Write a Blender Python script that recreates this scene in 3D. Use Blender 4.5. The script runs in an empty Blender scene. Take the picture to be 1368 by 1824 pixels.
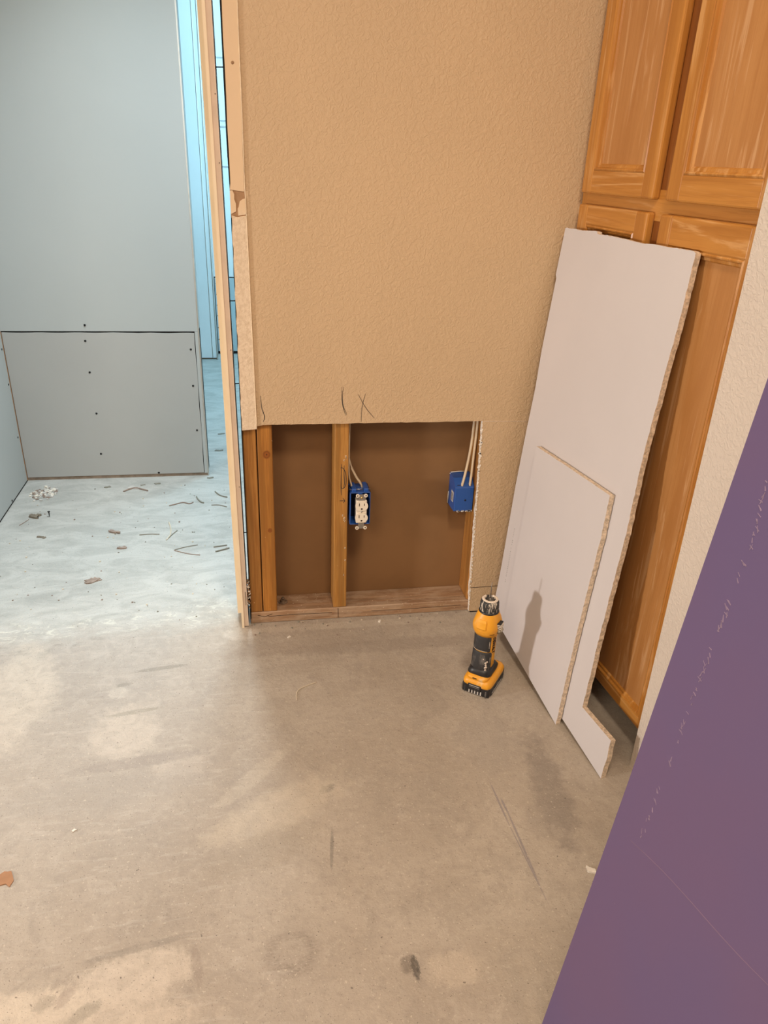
import bpy, bmesh, math, random
from mathutils import Vector, Matrix
random.seed(7)
R_ = math.radians
scene = bpy.context.scene
COL = scene.collection

# ------------------------------------------------------------------ camera
cam_d = bpy.data.cameras.new('camera')
cam = bpy.data.objects.new('camera', cam_d); COL.objects.link(cam)
cam_d.sensor_fit = 'VERTICAL'; cam_d.sensor_height = 36.0; cam_d.sensor_width = 27.0
cam_d.lens = 1324.07 / 1824.0 * 36.0
cam_d.clip_start = 0.02
cr = Vector((0.98553476, -0.16550221, 0.03647255)); cu = Vector((0.03862561, 0.42890214, 0.9025248)); cw = Vector((0.16501301, 0.88806079, -0.4290906))
M = Matrix(((cr.x, cu.x, -cw.x, 0.03648), (cr.y, cu.y, -cw.y, -1.87366), (cr.z, cu.z, -cw.z, 1.26220), (0, 0, 0, 1)))
cam.matrix_world = M
scene.camera = cam

# ------------------------------------------------------------------ view + light
vs = scene.view_settings
vs.view_transform = 'Standard'; vs.look = 'None'; vs.gamma = 1.0; vs.use_curve_mapping = False
vs.exposure = 0.0
w = bpy.data.worlds.new('world'); scene.world = w; w.use_nodes = True
w.node_tree.nodes['Background'].inputs[0].default_value = (0.75, 0.85, 1, 1)
w.node_tree.nodes['Background'].inputs[1].default_value = 0.15

def area(name, loc, target, sx, sy, power, color, spread=180):
    l = bpy.data.lights.new(name, 'AREA'); l.shape = 'RECTANGLE'; l.size = sx; l.size_y = sy
    l.energy = power; l.color = color; l.spread = R_(spread)
    o = bpy.data.objects.new(name, l); COL.objects.link(o); o.location = loc
    o.rotation_euler = (Vector(target) - Vector(loc)).to_track_quat('-Z', 'Y').to_euler()
    return o
WARM = (1.0, 0.82, 0.63)
area('room_ceiling_light', (0.42, -1.50, 2.41), (0.42, -1.50, 0), 0.35, 0.35, 28, WARM)
area('room_rear_ceiling_light', (-1.3, -3.0, 2.41), (-1.3, -3.0, 0), 1.2, 1.2, 66, WARM)
area('work_light', (-3.0, -1.20, 0.74), (0.6, -0.34, 0.3), 0.22, 0.22, 26, (1.0, 0.93, 0.88), 120)
area('hallway_ceiling_light', (-0.06, 0.31, 2.40), (-0.06, 0.31, 0), 0.12, 0.12, 20, (0.82, 0.94, 1.0), 115)
area('hallway_middle_light', (-0.40, 0.80, 2.41), (-0.40, 0.80, 0), 0.4, 0.4, 2.5, (0.75, 0.93, 1.0), 120)
area('hallway_daylight', (0.9, 2.3, 1.5), (-0.2, 3.0, 1.0), 1.0, 1.6, 80, (0.42, 0.79, 1.0))

# ------------------------------------------------------------------ node helper
class NT:
    def __init__(s, name, coord='Object'):
        s.m = bpy.data.materials.new(name); s.m.use_nodes = True; s.t = s.m.node_tree; s.n = s.t.nodes; s.l = s.t.links
        s.b = s.n['Principled BSDF']
        s.tc = s.n.new('ShaderNodeTexCoord').outputs[coord]
    def lk(s, a, b):
        if isinstance(a, bpy.types.NodeSocket): s.l.new(a, b)
        else:
            if b.type == 'RGBA' and hasattr(a, '__len__') and len(a) == 3: a = (*a, 1)
            b.default_value = a
    def math(s, op, a, b=0.0, c=None, clamp=False):
        n = s.n.new('ShaderNodeMath'); n.operation = op; n.use_clamp = clamp
        s.lk(a, n.inputs[0]); s.lk(b, n.inputs[1])
        if c is not None: s.lk(c, n.inputs[2])
        return n.outputs[0]
    def mapping(s, scale=(1, 1, 1), loc=(0, 0, 0), rot=(0, 0, 0), v=None):
        n = s.n.new('ShaderNodeMapping'); s.lk(v or s.tc, n.inputs[0])
        n.inputs[1].default_value = loc; n.inputs[2].default_value = rot; n.inputs[3].default_value = scale
        return n.outputs[0]
    def noise(s, scale, detail=3, rough=.55, v=None, dist=0.0, col=False):
        n = s.n.new('ShaderNodeTexNoise'); s.lk(v or s.tc, n.inputs['Vector'])
        n.inputs['Scale'].default_value = scale; n.inputs['Detail'].default_value = detail
        n.inputs['Roughness'].default_value = rough; n.inputs['Distortion'].default_value = dist
        return n.outputs['Color' if col else 'Fac']
    def voro(s, scale, v=None, feature='F1', rnd=1.0, out='Distance'):
        n = s.n.new('ShaderNodeTexVoronoi'); n.feature = feature; s.lk(v or s.tc, n.inputs['Vector'])
        n.inputs['Scale'].default_value = scale; n.inputs['Randomness'].default_value = rnd
        return n.outputs[out]
    def ramp(s, f, lo, hi, a=0.0, b=1.0, smooth=True):
        n = s.n.new('ShaderNodeMapRange'); n.interpolation_type = 'SMOOTHSTEP' if smooth else 'LINEAR'
        s.lk(f, n.inputs[0])
        for i, q in enumerate((lo, hi, a, b)): n.inputs[i + 1].default_value = q
        return n.outputs[0]
    def mix(s, f, a, b, mode='MIX'):
        n = s.n.new('ShaderNodeMix'); n.data_type = 'RGBA'; n.blend_type = mode
        s.lk(f, n.inputs[0]); s.lk(a, n.inputs[6]); s.lk(b, n.inputs[7])
        return n.outputs[2]
    def xyz(s, v=None):
        n = s.n.new('ShaderNodeSeparateXYZ'); s.lk(v or s.tc, n.inputs[0]); return n.outputs
    def blob(s, axes, c, r, soft=.35, wob=.35, nscale=None, rot=0.0):
        # irregular elliptical patch: 1 inside, 0 outside (axes = indices of the two coordinates)
        o = s.xyz(); a = s.math('SUBTRACT', o[axes[0]], c[0]); b = s.math('SUBTRACT', o[axes[1]], c[1])
        if rot:
            cs, sn = math.cos(rot), math.sin(rot)
            a2 = s.math('ADD', s.math('MULTIPLY', a, cs), s.math('MULTIPLY', b, sn))
            b = s.math('SUBTRACT', s.math('MULTIPLY', b, cs), s.math('MULTIPLY', a, sn)); a = a2
        a = s.math('DIVIDE', a, r[0]); b = s.math('DIVIDE', b, r[1])
        d = s.math('SQRT', s.math('ADD', s.math('MULTIPLY', a, a), s.math('MULTIPLY', b, b)))
        if wob:
            n = s.noise(nscale or 1.3 / min(r), 7, .74)
            d = s.math('ADD', d, s.math('MULTIPLY', s.math('SUBTRACT', n, .5), wob * 2))
        return s.ramp(d, 1 - soft, 1 + soft, 1, 0)
    def bump(s, h, strength=.5, dist=.002, prev=None):
        n = s.n.new('ShaderNodeBump'); n.inputs['Strength'].default_value = strength; n.inputs['Distance'].default_value = dist
        s.lk(h, n.inputs['Height'])
        if prev: s.lk(prev, n.inputs['Normal'])
        return n.outputs[0]
    def done(s, col=None, rough=.6, normal=None, metal=0.0, spec=.5, coat=0.0):
        if col is not None: s.lk(col, s.b.inputs['Base Color'])
        s.lk(rough, s.b.inputs['Roughness'])
        if normal is not None: s.lk(normal, s.b.inputs['Normal'])
        s.b.inputs['Metallic'].default_value = metal; s.b.inputs['Specular IOR Level'].default_value = spec
        s.b.inputs['Coat Weight'].default_value = coat
        return s.m

def plain(name, col, rough=.6, var=.06, scale=30, metal=0.0, spec=.4, bump=0.0, bscale=200):
    t = NT(name); n = t.noise(scale, 4)
    c = t.mix(t.ramp(n, .3, .7), tuple(x * (1 - var) for x in col), tuple(min(1, x * (1 + var)) for x in col))
    nm = t.bump(t.noise(bscale, 3), bump, .001) if bump else None
    return t.done(c, rough, nm, metal, spec)

# ------------------------------------------------------------------ materials
def texwall(name, col, strength=.5):
    t = NT(name)
    big = t.noise(2.2, 3); c = t.mix(t.ramp(big, .3, .7), tuple(x * .97 for x in col), tuple(x * 1.03 for x in col))
    wv = t.mapping(v=None)
    h = t.ramp(t.noise(95, 3, .55, dist=1.2), .38, .66)
    h2 = t.noise(260, 2)
    hh = t.math('ADD', h, t.math('MULTIPLY', h2, .25))
    return t.done(c, .62, t.bump(hh, strength * .9, .0016), 0, .35)
TAN = (0.560, 0.405, 0.250)
M_tan = texwall('tan_textured_paint', TAN)
M_rwall = texwall('cream_textured_paint', (.63, .56, .49), .5)
M_plain = plain('warm_wall_paint', (.60, .50, .40), .7)
M_ceil = plain('ceiling_paint', (.72, .68, .62), .8)
M_paper_grey = plain('grey_drywall_paper', (.43, .44, .43), .75, .03, 1.6)
M_primed = plain('primed_drywall', (.46, .495, .495), .7, .025, 1.2)
M_white_board = plain('white_drywall_paper', (.575, .545, .548), .7, .02, 3, bump=.1, bscale=300)
M_gyp = plain('gypsum_core', (.62, .50, .38), .9, .25, 160, bump=.9, bscale=260)
M_gyp_white = plain('white_gypsum', (.80, .74, .66), .9, .15, 120, bump=.9, bscale=200)
M_tape_edge = plain('cream_taped_edge', (.80, .66, .47), .8, .1, 60)
M_kraft = plain('brown_kraft_paper', (.235, .125, .052), .62, .07, 5)
M_kraft_pale = plain('torn_kraft_paper', (.36, .21, .11), .8, .1, 40)
M_black = plain('matte_black', (.012, .010, .009), .9)
M_screw = plain('black_screw_steel', (.02, .02, .02), .45, metal=.5)
M_steel = plain('grey_steel', (.45, .44, .42), .35, .1, 60, metal=.9)
M_pencil = plain('pencil_lead', (.035, .03, .028), .6)
M_jamb = plain('cream_jamb_paint', (.80, .665, .47), .5, .04, 9, bump=.15, bscale=80)
M_jamb2 = plain('primed_pink_jamb_edge', (.72, .585, .465), .6, .06, 14, bump=.15, bscale=80)
M_cable = plain('cream_cable_sheath', (.62, .50, .35), .5, .06, 30)
M_recept = plain('ivory_receptacle_plastic', (.80, .72, .60), .35, .02, 20)
M_slot = plain('dark_slot', (.03, .015, .008), .7)
M_yellow = plain('yellow_tool_plastic', (.78, .36, .025), .4, .06, 40, bump=.1)
M_label = plain('pale_paper_label', (.55, .53, .50), .6)
M_chip = plain('white_drywall_crumb', (.75, .70, .62), .9, .1, 60, bump=.6)

def taped():
    t = NT('skim_coated_corner_tape'); o = t.xyz()
    low = t.ramp(t.math('ADD', o[2], t.math('MULTIPLY', t.noise(60), .03)), 1.13, 1.17, 1, 0)
    n = t.noise(140, 4)
    c = t.mix(low, (.70, .52, .335), t.mix(t.ramp(n, .35, .6), (.66, .52, .37), (.74, .60, .44)))
    h = t.math('MULTIPLY', t.noise(170, 4, .65), t.math('ADD', t.math('MULTIPLY', low, 1.0), .12))
    return t.done(c, .75, t.bump(h, .8, .0025))
M_tape = taped()

def bluebox():
    t = NT('blue_box_plastic')
    d = t.ramp(t.noise(70, 4, .7), .66, .74)
    c = t.mix(d, (.018, .085, .34), (.35, .42, .52))
    return t.done(c, .38, None, 0, .5)
M_blue = bluebox()
M_blue_dark = plain('dark_box_interior', (.008, .014, .05), .6)

def dusty(name, base, dust, lo, hi, scale, rough=.5):
    t = NT(name); n = t.ramp(t.noise(scale, 5, .65, v=t.mapping((1, 1, .35))), lo, hi)
    return t.done(t.mix(n, base, dust), rough, t.bump(t.noise(scale * 2, 3), .2, .0006), 0, .45)
M_rub = dusty('dusty_black_rubber', (.030, .030, .032), (.24, .22, .20), .50, .80, 45, .6)
M_collar = dusty('dust_caked_collar', (.030, .029, .029), (.62, .55, .47), .50, .62, 120, .7)
M_batt = dusty('dusty_black_plastic', (.016, .016, .018), (.22, .19, .16), .58, .80, 60, .4)
M_ydust = dusty('dusty_yellow_plastic', (.76, .34, .025), (.70, .50, .25), .55, .8, 50, .4)
M_pdust = plain('pale_plaster_dust', (.72, .62, .52), .95, .12, 300, bump=.8, bscale=500)

def oak(name, axis, base=(.51, .225, .045), dark=(.34, .125, .018), light=(.62, .34, .13), seed=0.0, fig=.75):
    t = NT(name)
    sc = [14, 14, 14]; sc[axis] = 1.1
    v = t.mapping(tuple(sc), (seed, seed * .7, seed * 1.3))
    n1 = t.noise(1.4, 5, .6, v=v, dist=.8)
    sc2 = [160, 160, 160]; sc2[axis] = 5
    v2 = t.mapping(tuple(sc2)); n2 = t.noise(1.5, 3, .6, v=v2)
    sc3 = [30, 30, 30]; sc3[axis] = 2.2
    n3 = t.noise(1.0, 4, .6, v=t.mapping(tuple(sc3), (seed * 3, 1, 2)), dist=1.5)
    c = t.mix(t.ramp(n1, .35, .65), dark, base)
    c = t.mix(.30, c, base)
    c = t.mix(t.math('MULTIPLY', t.ramp(n3, .53, .66), fig), c, light)
    c = t.mix(t.math('MULTIPLY', t.ramp(n2, .5, .66), .38), c, dark)
    return t.done(c, .33, t.bump(n2, .15, .0006), 0, .5, .15)
M_oak_v = oak('honey_oak_vertical_grain', 2)
M_oak_h = oak('honey_oak_horizontal_grain', 1, seed=3.1)
M_oak_p = oak('honey_oak_panel', 2, (.47, .225, .075), (.37, .155, .042), (.64, .39, .20), seed=5.0, fig=.6)
M_oak_shaded = oak('honey_oak_shaded', 2, (.25, .085, .018), (.17, .05, .010), (.32, .13, .035), seed=8.0)  # darker oak copy: shade between and behind the doors painted into its colour

def pine(name, axis, knots=(), marks=(), base=(.42, .19, .045), dark=(.27, .10, .018), worn=0.0, axes=(0, 2)):
    t = NT(name)
    sc = [45, 45, 45]; sc[axis] = 2.0
    n1 = t.noise(1.0, 4, .6, v=t.mapping(tuple(sc)), dist=.5)
    sc2 = [220, 220, 220]; sc2[axis] = 8
    n2 = t.noise(1.0, 3, .6, v=t.mapping(tuple(sc2)))
    c = t.mix(t.ramp(n1, .38, .62), base, tuple(x * .66 for x in base)); c = t.mix(t.math('MULTIPLY', t.ramp(n2, .45, .62), .55), c, dark)
    for (kc, kr) in knots:
        ring = t.blob(axes, kc, (kr * 1.15, kr * 1.35), .25, .2); c = t.mix(ring, c, (.20, .062, .010))
        core = t.blob(axes, kc, (kr * .7, kr * .85), .25, .25); c = t.mix(core, c, (.27, .085, .015))
        core = t.blob(axes, kc, (kr * .22, kr * .3), .4, .3); c = t.mix(core, c, (.08, .025, .008))
    if worn:
        d = t.ramp(t.noise(1.0, 5, .7, v=t.mapping((12, 40, 40))), .42, .62); c = t.mix(t.math('MULTIPLY', d, worn), c, (.50, .38, .27))
        d2 = t.ramp(t.noise(190, 2), .70, .74); c = t.mix(d2, c, (.75, .65, .5))
    else:
        d2 = t.ramp(t.noise(150, 2, v=t.mapping((1, 1, .6))), .745, .76); c = t.mix(d2, c, (.72, .5, .25))
    return t.done(c, .55, t.bump(n2, .25, .001), 0, .35)
M_stud = pine('orange_pine', 2)
M_stud_knot = pine('knotty_orange_pine', 2, (((.0612, .5347), .0085), ((.0635, .3069), .005)), base=(.44, .185, .035))
M_stud_mid = pine('yellow_pine', 2, base=(.46, .225, .055), dark=(.30, .12, .022))
M_plate = pine('weathered_sole_plate', 0, base=(.40, .25, .145), dark=(.22, .11, .055), worn=.45, knots=())

def purple():
    t = NT('purple_drywall_paper'); n = t.noise(3, 3)
    c = t.mix(t.ramp(n, .3, .7), (.124, .088, .192), (.136, .088, .180))
    s1 = t.ramp(t.noise(110, 3, .7, v=t.mapping((1, 1, .5))), .755, .78); c = t.mix(t.math('MULTIPLY', s1, .35), c, (.26, .19, .26))
    return t.done(c, .55, None, 0, .3)
M_purple = purple()
M_scuff = plain('pale_scuff', (.26, .19, .27), .7)
M_print = plain('grey_edge_print', (.36, .35, .35), .7)

def concrete():
    t = NT('concrete_slab'); o = t.xyz()
    n1 = t.noise(2.6, 5, .6, dist=.6); n2 = t.noise(9, 6, .68, dist=1.0); n3 = t.noise(60, 4, .6); nf = t.noise(28, 6, .7, dist=.8)
    streak = t.noise(1.0, 4, .6, v=t.mapping((14, 70, 10), rot=(0, 0, .15)), dist=.5)
    c = t.mix(t.ramp(n1, .32, .68), (.365, .310, .250), (.435, .378, .312))
    c = t.mix(t.math('MULTIPLY', t.ramp(n2, .48, .68), .50), c, (.315, .272, .225))
    c = t.mix(t.math('MULTIPLY', t.ramp(nf, .52, .66), .40), c, (.475, .415, .345))
    c = t.mix(t.math('MULTIPLY', t.ramp(n3, .45, .7), .30), c, (.27, .232, .19))
    # fine plaster dust thinning out from the doorway, with cool hallway light painted in
    thin = t.math('MULTIPLY', t.ramp(t.math('ADD', o[1], t.math('MULTIPLY', t.math('SUBTRACT', n1, .5), .5)), -1.1, .1), t.ramp(t.math('ADD', o[0], t.math('MULTIPLY', t.math('SUBTRACT', n1, .5), .4)), -.35, .12, 1, 0))
    c = t.mix(t.math('MULTIPLY', thin, .60), c, t.mix(t.ramp(nf, .35, .65), (.385, .370, .352), (.465, .447, .425)))
    c = t.mix(t.math('MULTIPLY', t.math('MULTIPLY', t.ramp(streak, .54, .66), t.ramp(o[0], .0, .15, 1, 0)), .25), c, (.54, .49, .43))
    # plaster-dusted zone beyond the doorway, ragged front edge
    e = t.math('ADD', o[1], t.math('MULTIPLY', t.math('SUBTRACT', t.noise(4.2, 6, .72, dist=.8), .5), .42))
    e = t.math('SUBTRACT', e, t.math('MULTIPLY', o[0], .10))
    dust = t.math('MULTIPLY', t.ramp(e, -.03, .20), t.ramp(o[0], .0, .06, 1, 0))
    hn = t.ramp(t.noise(6, 6, .68, v=t.mapping((1, 2.2, 1)), dist=1), .32, .64)
    dcol = t.mix(hn, (.37, .375, .355), (.50, .505, .48))
    c = t.mix(t.math('MULTIPLY', dust, .90), c, dcol)
    band = t.math('MULTIPLY', t.ramp(t.math('ABSOLUTE', t.math('SUBTRACT', e, .12)), .0, .09, 1, 0), t.math('MULTIPLY', t.ramp(t.noise(26, 6, .75, v=t.mapping((1, 2, 1)), dist=.8), .50, .62), t.ramp(o[0], -.02, -.06)))
    c = t.mix(t.math('MULTIPLY', band, .65), c, (.66, .655, .58))
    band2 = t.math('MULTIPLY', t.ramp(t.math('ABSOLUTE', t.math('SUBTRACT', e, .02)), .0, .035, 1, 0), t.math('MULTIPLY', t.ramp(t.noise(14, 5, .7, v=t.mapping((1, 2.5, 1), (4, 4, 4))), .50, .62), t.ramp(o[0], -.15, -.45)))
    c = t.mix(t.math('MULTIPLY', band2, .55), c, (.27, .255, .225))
    dd = t.math('MULTIPLY', t.ramp(t.noise(34, 6, .75, v=t.mapping((1, 2.5, 1)), dist=1.5), .58, .66), dust)
    c = t.mix(t.math('MULTIPLY', dd, .60), c, (.30, .315, .30))
    # pale levelling-compound patches and dark stains
    mod = t.ramp(nf, .3, .62, .45, 1.0)
    for (cc, rr, col, f, rot) in [
        ((-.30, -.42), (.075, .10), (.535, .475, .405), .75, .15), ((-.285, -.345), (.06, .008), (.27, .25, .20), .6, .15), ((-.165, -.54), (.06, .04), (.51, .45, .385), .6, 0),
        ((-.26, -.52), (.14, .018), (.29, .255, .225), .65, .1), ((-.33, -.60), (.22, .05), (.35, .315, .275), .5, .1), ((-.60, -.26), (.10, .20), (.58, .52, .44), .6, 0),
        ((-.205, -1.030), (.095, .045), (.55, .475, .39), 1.0, .15), ((-.375, -1.062), (.12, .035), (.60, .52, .42), .9, .0),
        ((-.30, -1.10), (.20, .030), (.57, .49, .40), .8, .0), ((-.20, -.975), (.09, .007), (.26, .23, .19), .6, .15), ((-.10, -1.02), (.009, .04), (.28, .23, .19), .55, .2),
        ((-.275, -1.075), (.028, .012), (.27, .24, .19), .6, .5), ((-.31, -1.045), (.02, .010), (.31, .25, .21), .6, 1.0), ((-.34, -1.05), (.018, .012), (.30, .26, .21), .6, .5),
        ((.16, -.656), (.018, .010), (.13, .13, .11), .75, .5), ((.05, -.70), (.16, .05), (.50, .43, .34), .7, .45), ((.00, -.60), (.12, .02), (.51, .445, .36), .5, .8),
        ((.154, -.815), (.0035, .045), (.15, .14, .12), .65, -.12), ((.02, -.80), (.12, .045), (.32, .27, .21), .5, .35),
        ((.272, -1.077), (.007, .022), (.05, .045, .04), .95, .05), ((.262, -1.072), (.014, .016), (.15, .125, .10), .7, 0),
        ((.56, -.56), (.07, .10), (.30, .26, .22), .4, 0), ((.655, -.72), (.04, .16), (.21, .18, .155), .65, -.1), ((.60, -.80), (.03, .05), (.28, .24, .20), .5, -.1),
        ((.40, -.14), (.34, .030), (.29, .245, .20), .65, 0), ((.12, -.12), (.22, .03), (.33, .275, .22), .5, .1), ((.3, -.025), (.34, .018), (.50, .44, .36), .6, 0), ((-.03, -.04), (.05, .03), (.58, .53, .46), .7, 0),
        ((.34, -1.09), (.05, .03), (.52, .44, .35), .6, 0), ((.10, -.22), (.14, .03), (.33, .28, .225), .4, .2),
        ((-.34, -.265), (.026, .022), (.52, .48, .42), .7, 0), ((-.24, -.175), (.07, .008), (.24, .225, .19), .7, .12), ((-.33, -.235), (.018, .008), (.24, .225, .19), .6, .2)]:
        c = t.mix(t.math('MULTIPLY', t.math('MULTIPLY', t.blob((0, 1), cc, rr, .30, .95, rot=rot), f), mod), c, col)
    # swirled ring stain
    outer = t.blob((0, 1), (.062, -1.022), (.046, .040), .35, .5, 30); inner = t.blob((0, 1), (.060, -1.016), (.030, .026), .4, .4, 40)
    sw = t.ramp(t.noise(1.0, 4, .7, v=t.mapping((40, 120, 40), rot=(0, 0, .5)), dist=2.0), .42, .6, .3, 1)
    c = t.mix(t.math('MULTIPLY', t.math('MULTIPLY', t.math('MULTIPLY', outer, t.math('SUBTRACT', 1.0, t.math('MULTIPLY', inner, .75))), sw), .60), c, (.19, .155, .125))
    # purplish drag marks
    for (a, b, wd) in [((.526, -.69), (.531, -.80), .0022), ((.531, -.80), (.546, -.985), .0013), ((.536, -.735), (.5385, -.77), .0026), ((.5385, -.76), (.5445, -.95), .0024)]:
        mx, my = (a[0] + b[0]) / 2, (a[1] + b[1]) / 2; L = math.hypot(b[0] - a[0], b[1] - a[1]) / 2; an = math.atan2(b[1] - a[1], b[0] - a[0])
        c = t.mix(t.math('MULTIPLY', t.blob((0, 1), (mx, my), (L, wd), .4, .35, 60, rot=an), .62), c, (.20, .18, .20))
    # specks
    for (scl, off, lo, hi, col, f) in [(170, (0, 0, 0), .665, .69, (.60, .53, .43), .5), (330, (5, 2, 0), .67, .70, (.62, .55, .45), .4), (300, (3, 9, 1), .665, .69, (.14, .12, .10), .65), (110, (7, 1, 3), .735, .745, (.12, .10, .085), .7)]:
        sp = t.ramp(t.noise(scl, 2, .5, v=t.mapping(loc=off)), lo, hi); c = t.mix(t.math('MULTIPLY', sp, f), c, col)
    h = t.math('ADD', t.math('MULTIPLY', n2, .6), t.math('ADD', t.math('MULTIPLY', n3, .45), t.math('MULTIPLY', t.noise(200, 3), .4)))
    h = t.math('ADD', h, t.math('ADD', t.math('MULTIPLY', streak, .5), t.math('MULTIPLY', nf, .6)))
    return t.done(c, t.ramp(n1, .3, .7, .55, .75), t.bump(h, .45, .0040), 0, .35)
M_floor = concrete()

# ------------------------------------------------------------------ mesh helpers
class MB:
    def __init__(s): s.bm = bmesh.new(); s.mats = []
    def mi(s, m):
        if m not in s.mats: s.mats.append(m)
        return s.mats.index(m)
    def _fin(s, before, m, bevel=0, seg=2, smooth=False):
        faces = [f for f in s.bm.faces if f not in before]
        i = s.mi(m)
        for f in faces: f.material_index = i; f.smooth = smooth
        if bevel:
            ed = list({e for f in faces for e in f.edges})
            bmesh.ops.bevel(s.bm, geom=ed, offset=bevel, segments=seg, affect='EDGES', profile=.5, clamp_overlap=True, material=-1)
    def box(s, x0, x1, y0, y1, z0, z1, m, bevel=0, seg=2, rot=None, piv=None):
        before = set(s.bm.faces)
        v = [s.bm.verts.new((x, y, z)) for x in (x0, x1) for y in (y0, y1) for z in (z0, z1)]
        for q in ((0, 1, 3, 2), (4, 6, 7, 5), (0, 4, 5, 1), (2, 3, 7, 6), (0, 2, 6, 4), (1, 5, 7, 3)): s.bm.faces.new([v[i] for i in q])
        if rot is not None: bmesh.ops.rotate(s.bm, verts=v, cent=piv or ((x0 + x1) / 2, (y0 + y1) / 2, (z0 + z1) / 2), matrix=rot)
        s._fin(before, m, bevel, seg); return s
    def prism(s, pts, fn, t0, t1, m, m_side=None, m_back=None, jitter=0):
        # pts: 2D outline; fn(u, v, t) -> 3D
        before = set(s.bm.faces)
        a = [s.bm.verts.new(fn(u, v, t0)) for u, v in pts]; b = [s.bm.verts.new(fn(u + random.uniform(-jitter, jitter), v + random.uniform(-jitter, jitter), t1)) for u, v in pts]
        n = len(pts); ms = s.mi(m_side or m)
        f = s.bm.faces.new(a); f.material_index = s.mi(m)
        g = s.bm.faces.new(b[::-1]); g.material_index = s.mi(m_back or m)
        for i in range(n):
            q = s.bm.faces.new((a[i], b[i], b[(i + 1) % n], a[(i + 1) % n])); q.material_index = ms
        return s
    def loft(s, rings, m, cap=True, smooth=True, closed=True):
        before = set(s.bm.faces); V = [[s.bm.verts.new(p) for p in r] for r in rings]; n = len(V[0])
        for a, b in zip(V[:-1], V[1:]):
            for i in range(n if closed else n - 1):
                s.bm.faces.new((a[i], a[(i + 1) % n], b[(i + 1) % n], b[i]))
        if cap and closed: s.bm.faces.new(V[0][::-1]); s.bm.faces.new(V[-1])
        i = s.mi(m)
        for f in s.bm.faces:
            if f not in before: f.material_index = i; f.smooth = smooth
        return s
    def lathe(s, prof, m, c=(0, 0), seg=32, smooth=True, cap=True, ax=1.0, ay=1.0):
        return s.loft([[(c[0] + r * ax * math.cos(2 * math.pi * k / seg), c[1] + r * ay * math.sin(2 * math.pi * k / seg), z) for k in range(seg)] for z, r in prof], m, cap, smooth)
    def tube(s, pts, r, m, seg=8, flat=1.0):
        pts = [Vector(p) for p in pts]; rings = []
        for i, p in enumerate(pts):
            d = (pts[min(i + 1, len(pts) - 1)] - pts[max(i - 1, 0)]).normalized()
            up = Vector((0, 0, 1)) if abs(d.z) < .9 else Vector((1, 0, 0))
            a = d.cross(up).normalized(); b = a.cross(d).normalized(); rr = r[i] if isinstance(r, (list, tuple)) else r
            rings.append([p + a * rr * math.cos(2 * math.pi * k / seg) + b * rr * flat * math.sin(2 * math.pi * k / seg) for k in range(seg)])
        return s.loft(rings, m)
    def disc(s, c, n, r, h, m, seg=12):
        n = Vector(n).normalized(); c = Vector(c)
        return s.tube([c, c + n * h], r, m, seg)
    def build(s, name, parent=None, kind=None, label=None, cat=None, group=None, fix=True):
        if fix: bmesh.ops.recalc_face_normals(s.bm, faces=s.bm.faces)
        me = bpy.data.meshes.new(name); s.bm.to_mesh(me); s.bm.free()
        for m in s.mats: me.materials.append(m)
        o = bpy.data.objects.new(name, me); COL.objects.link(o)
        if parent: o.parent = parent
        if kind: o['kind'] = kind
        if label: o['label'] = label
        if cat: o['category'] = cat
        if group: o['group'] = group
        return o
def thing(name, loc, label, cat, rz=0, group=None):
    o = bpy.data.objects.new(name, None); COL.objects.link(o); o.location = loc; o.rotation_euler = (0, 0, rz)
    o.empty_display_size = .05; o['label'] = label; o['category'] = cat
    if group: o['group'] = group
    return o
def rag(pts, step=.012, amp=.0012):
    # roughen an outline: subdivide and jitter
    out = []
    for i, (a, b) in enumerate(pts):
        c, d = pts[(i + 1) % len(pts)]; L = math.hypot(c - a, d - b); k = max(1, int(L / step))
        for j in range(k):
            t = j / k; u, v = a + (c - a) * t, b + (d - b) * t
            if j: nx, ny = -(d - b) / L, (c - a) / L; q = random.uniform(-amp, amp); u += nx * q; v += ny * q
            out.append((u, v))
    return out
def opath(pts, step, amp):
    out = []
    for (a, b), (c, d) in zip(pts[:-1], pts[1:]):
        L = math.hypot(c - a, d - b); k = max(1, int(L / step))
        for j in range(k):
            q = random.uniform(-amp, amp) if j else 0; t = j / k
            out.append((a + (c - a) * t - (d - b) / L * q, b + (d - b) * t + (c - a) / L * q))
    return out + [pts[-1]]
def strip_outline(path, wd):
    L, Rr = [], []
    for i, p in enumerate(path):
        a = path[max(i - 1, 0)]; b = path[min(i + 1, len(path) - 1)]; dx, dy = b[0] - a[0], b[1] - a[1]; l = math.hypot(dx, dy) or 1
        ww = wd * (.45 + .55 * math.sin(math.pi * (i + .6) / (len(path) + .2)))
        L.append((p[0] - dy / l * ww, p[1] + dx / l * ww)); Rr.append((p[0] + dy / l * ww, p[1] - dx / l * ww))
    return L + Rr[::-1]
def smooth_path(pts, n=6):
    out = []
    P = [pts[0]] + list(pts) + [pts[-1]]
    for i in range(1, len(P) - 2):
        for k in range(n):
            t = k / n; q = []
            for j in range(len(P[0])):
                a, b, c, d = (P[i - 1][j], P[i][j], P[i + 1][j], P[i + 2][j])
                q.append(.5 * ((2 * b) + (-a + c) * t + (2 * a - 5 * b + 4 * c - d) * t * t + (-a + 3 * b - 3 * c + d) * t ** 3))
            out.append(tuple(q))
    out.append(tuple(pts[-1])); return out

CEIL = 2.44
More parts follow.
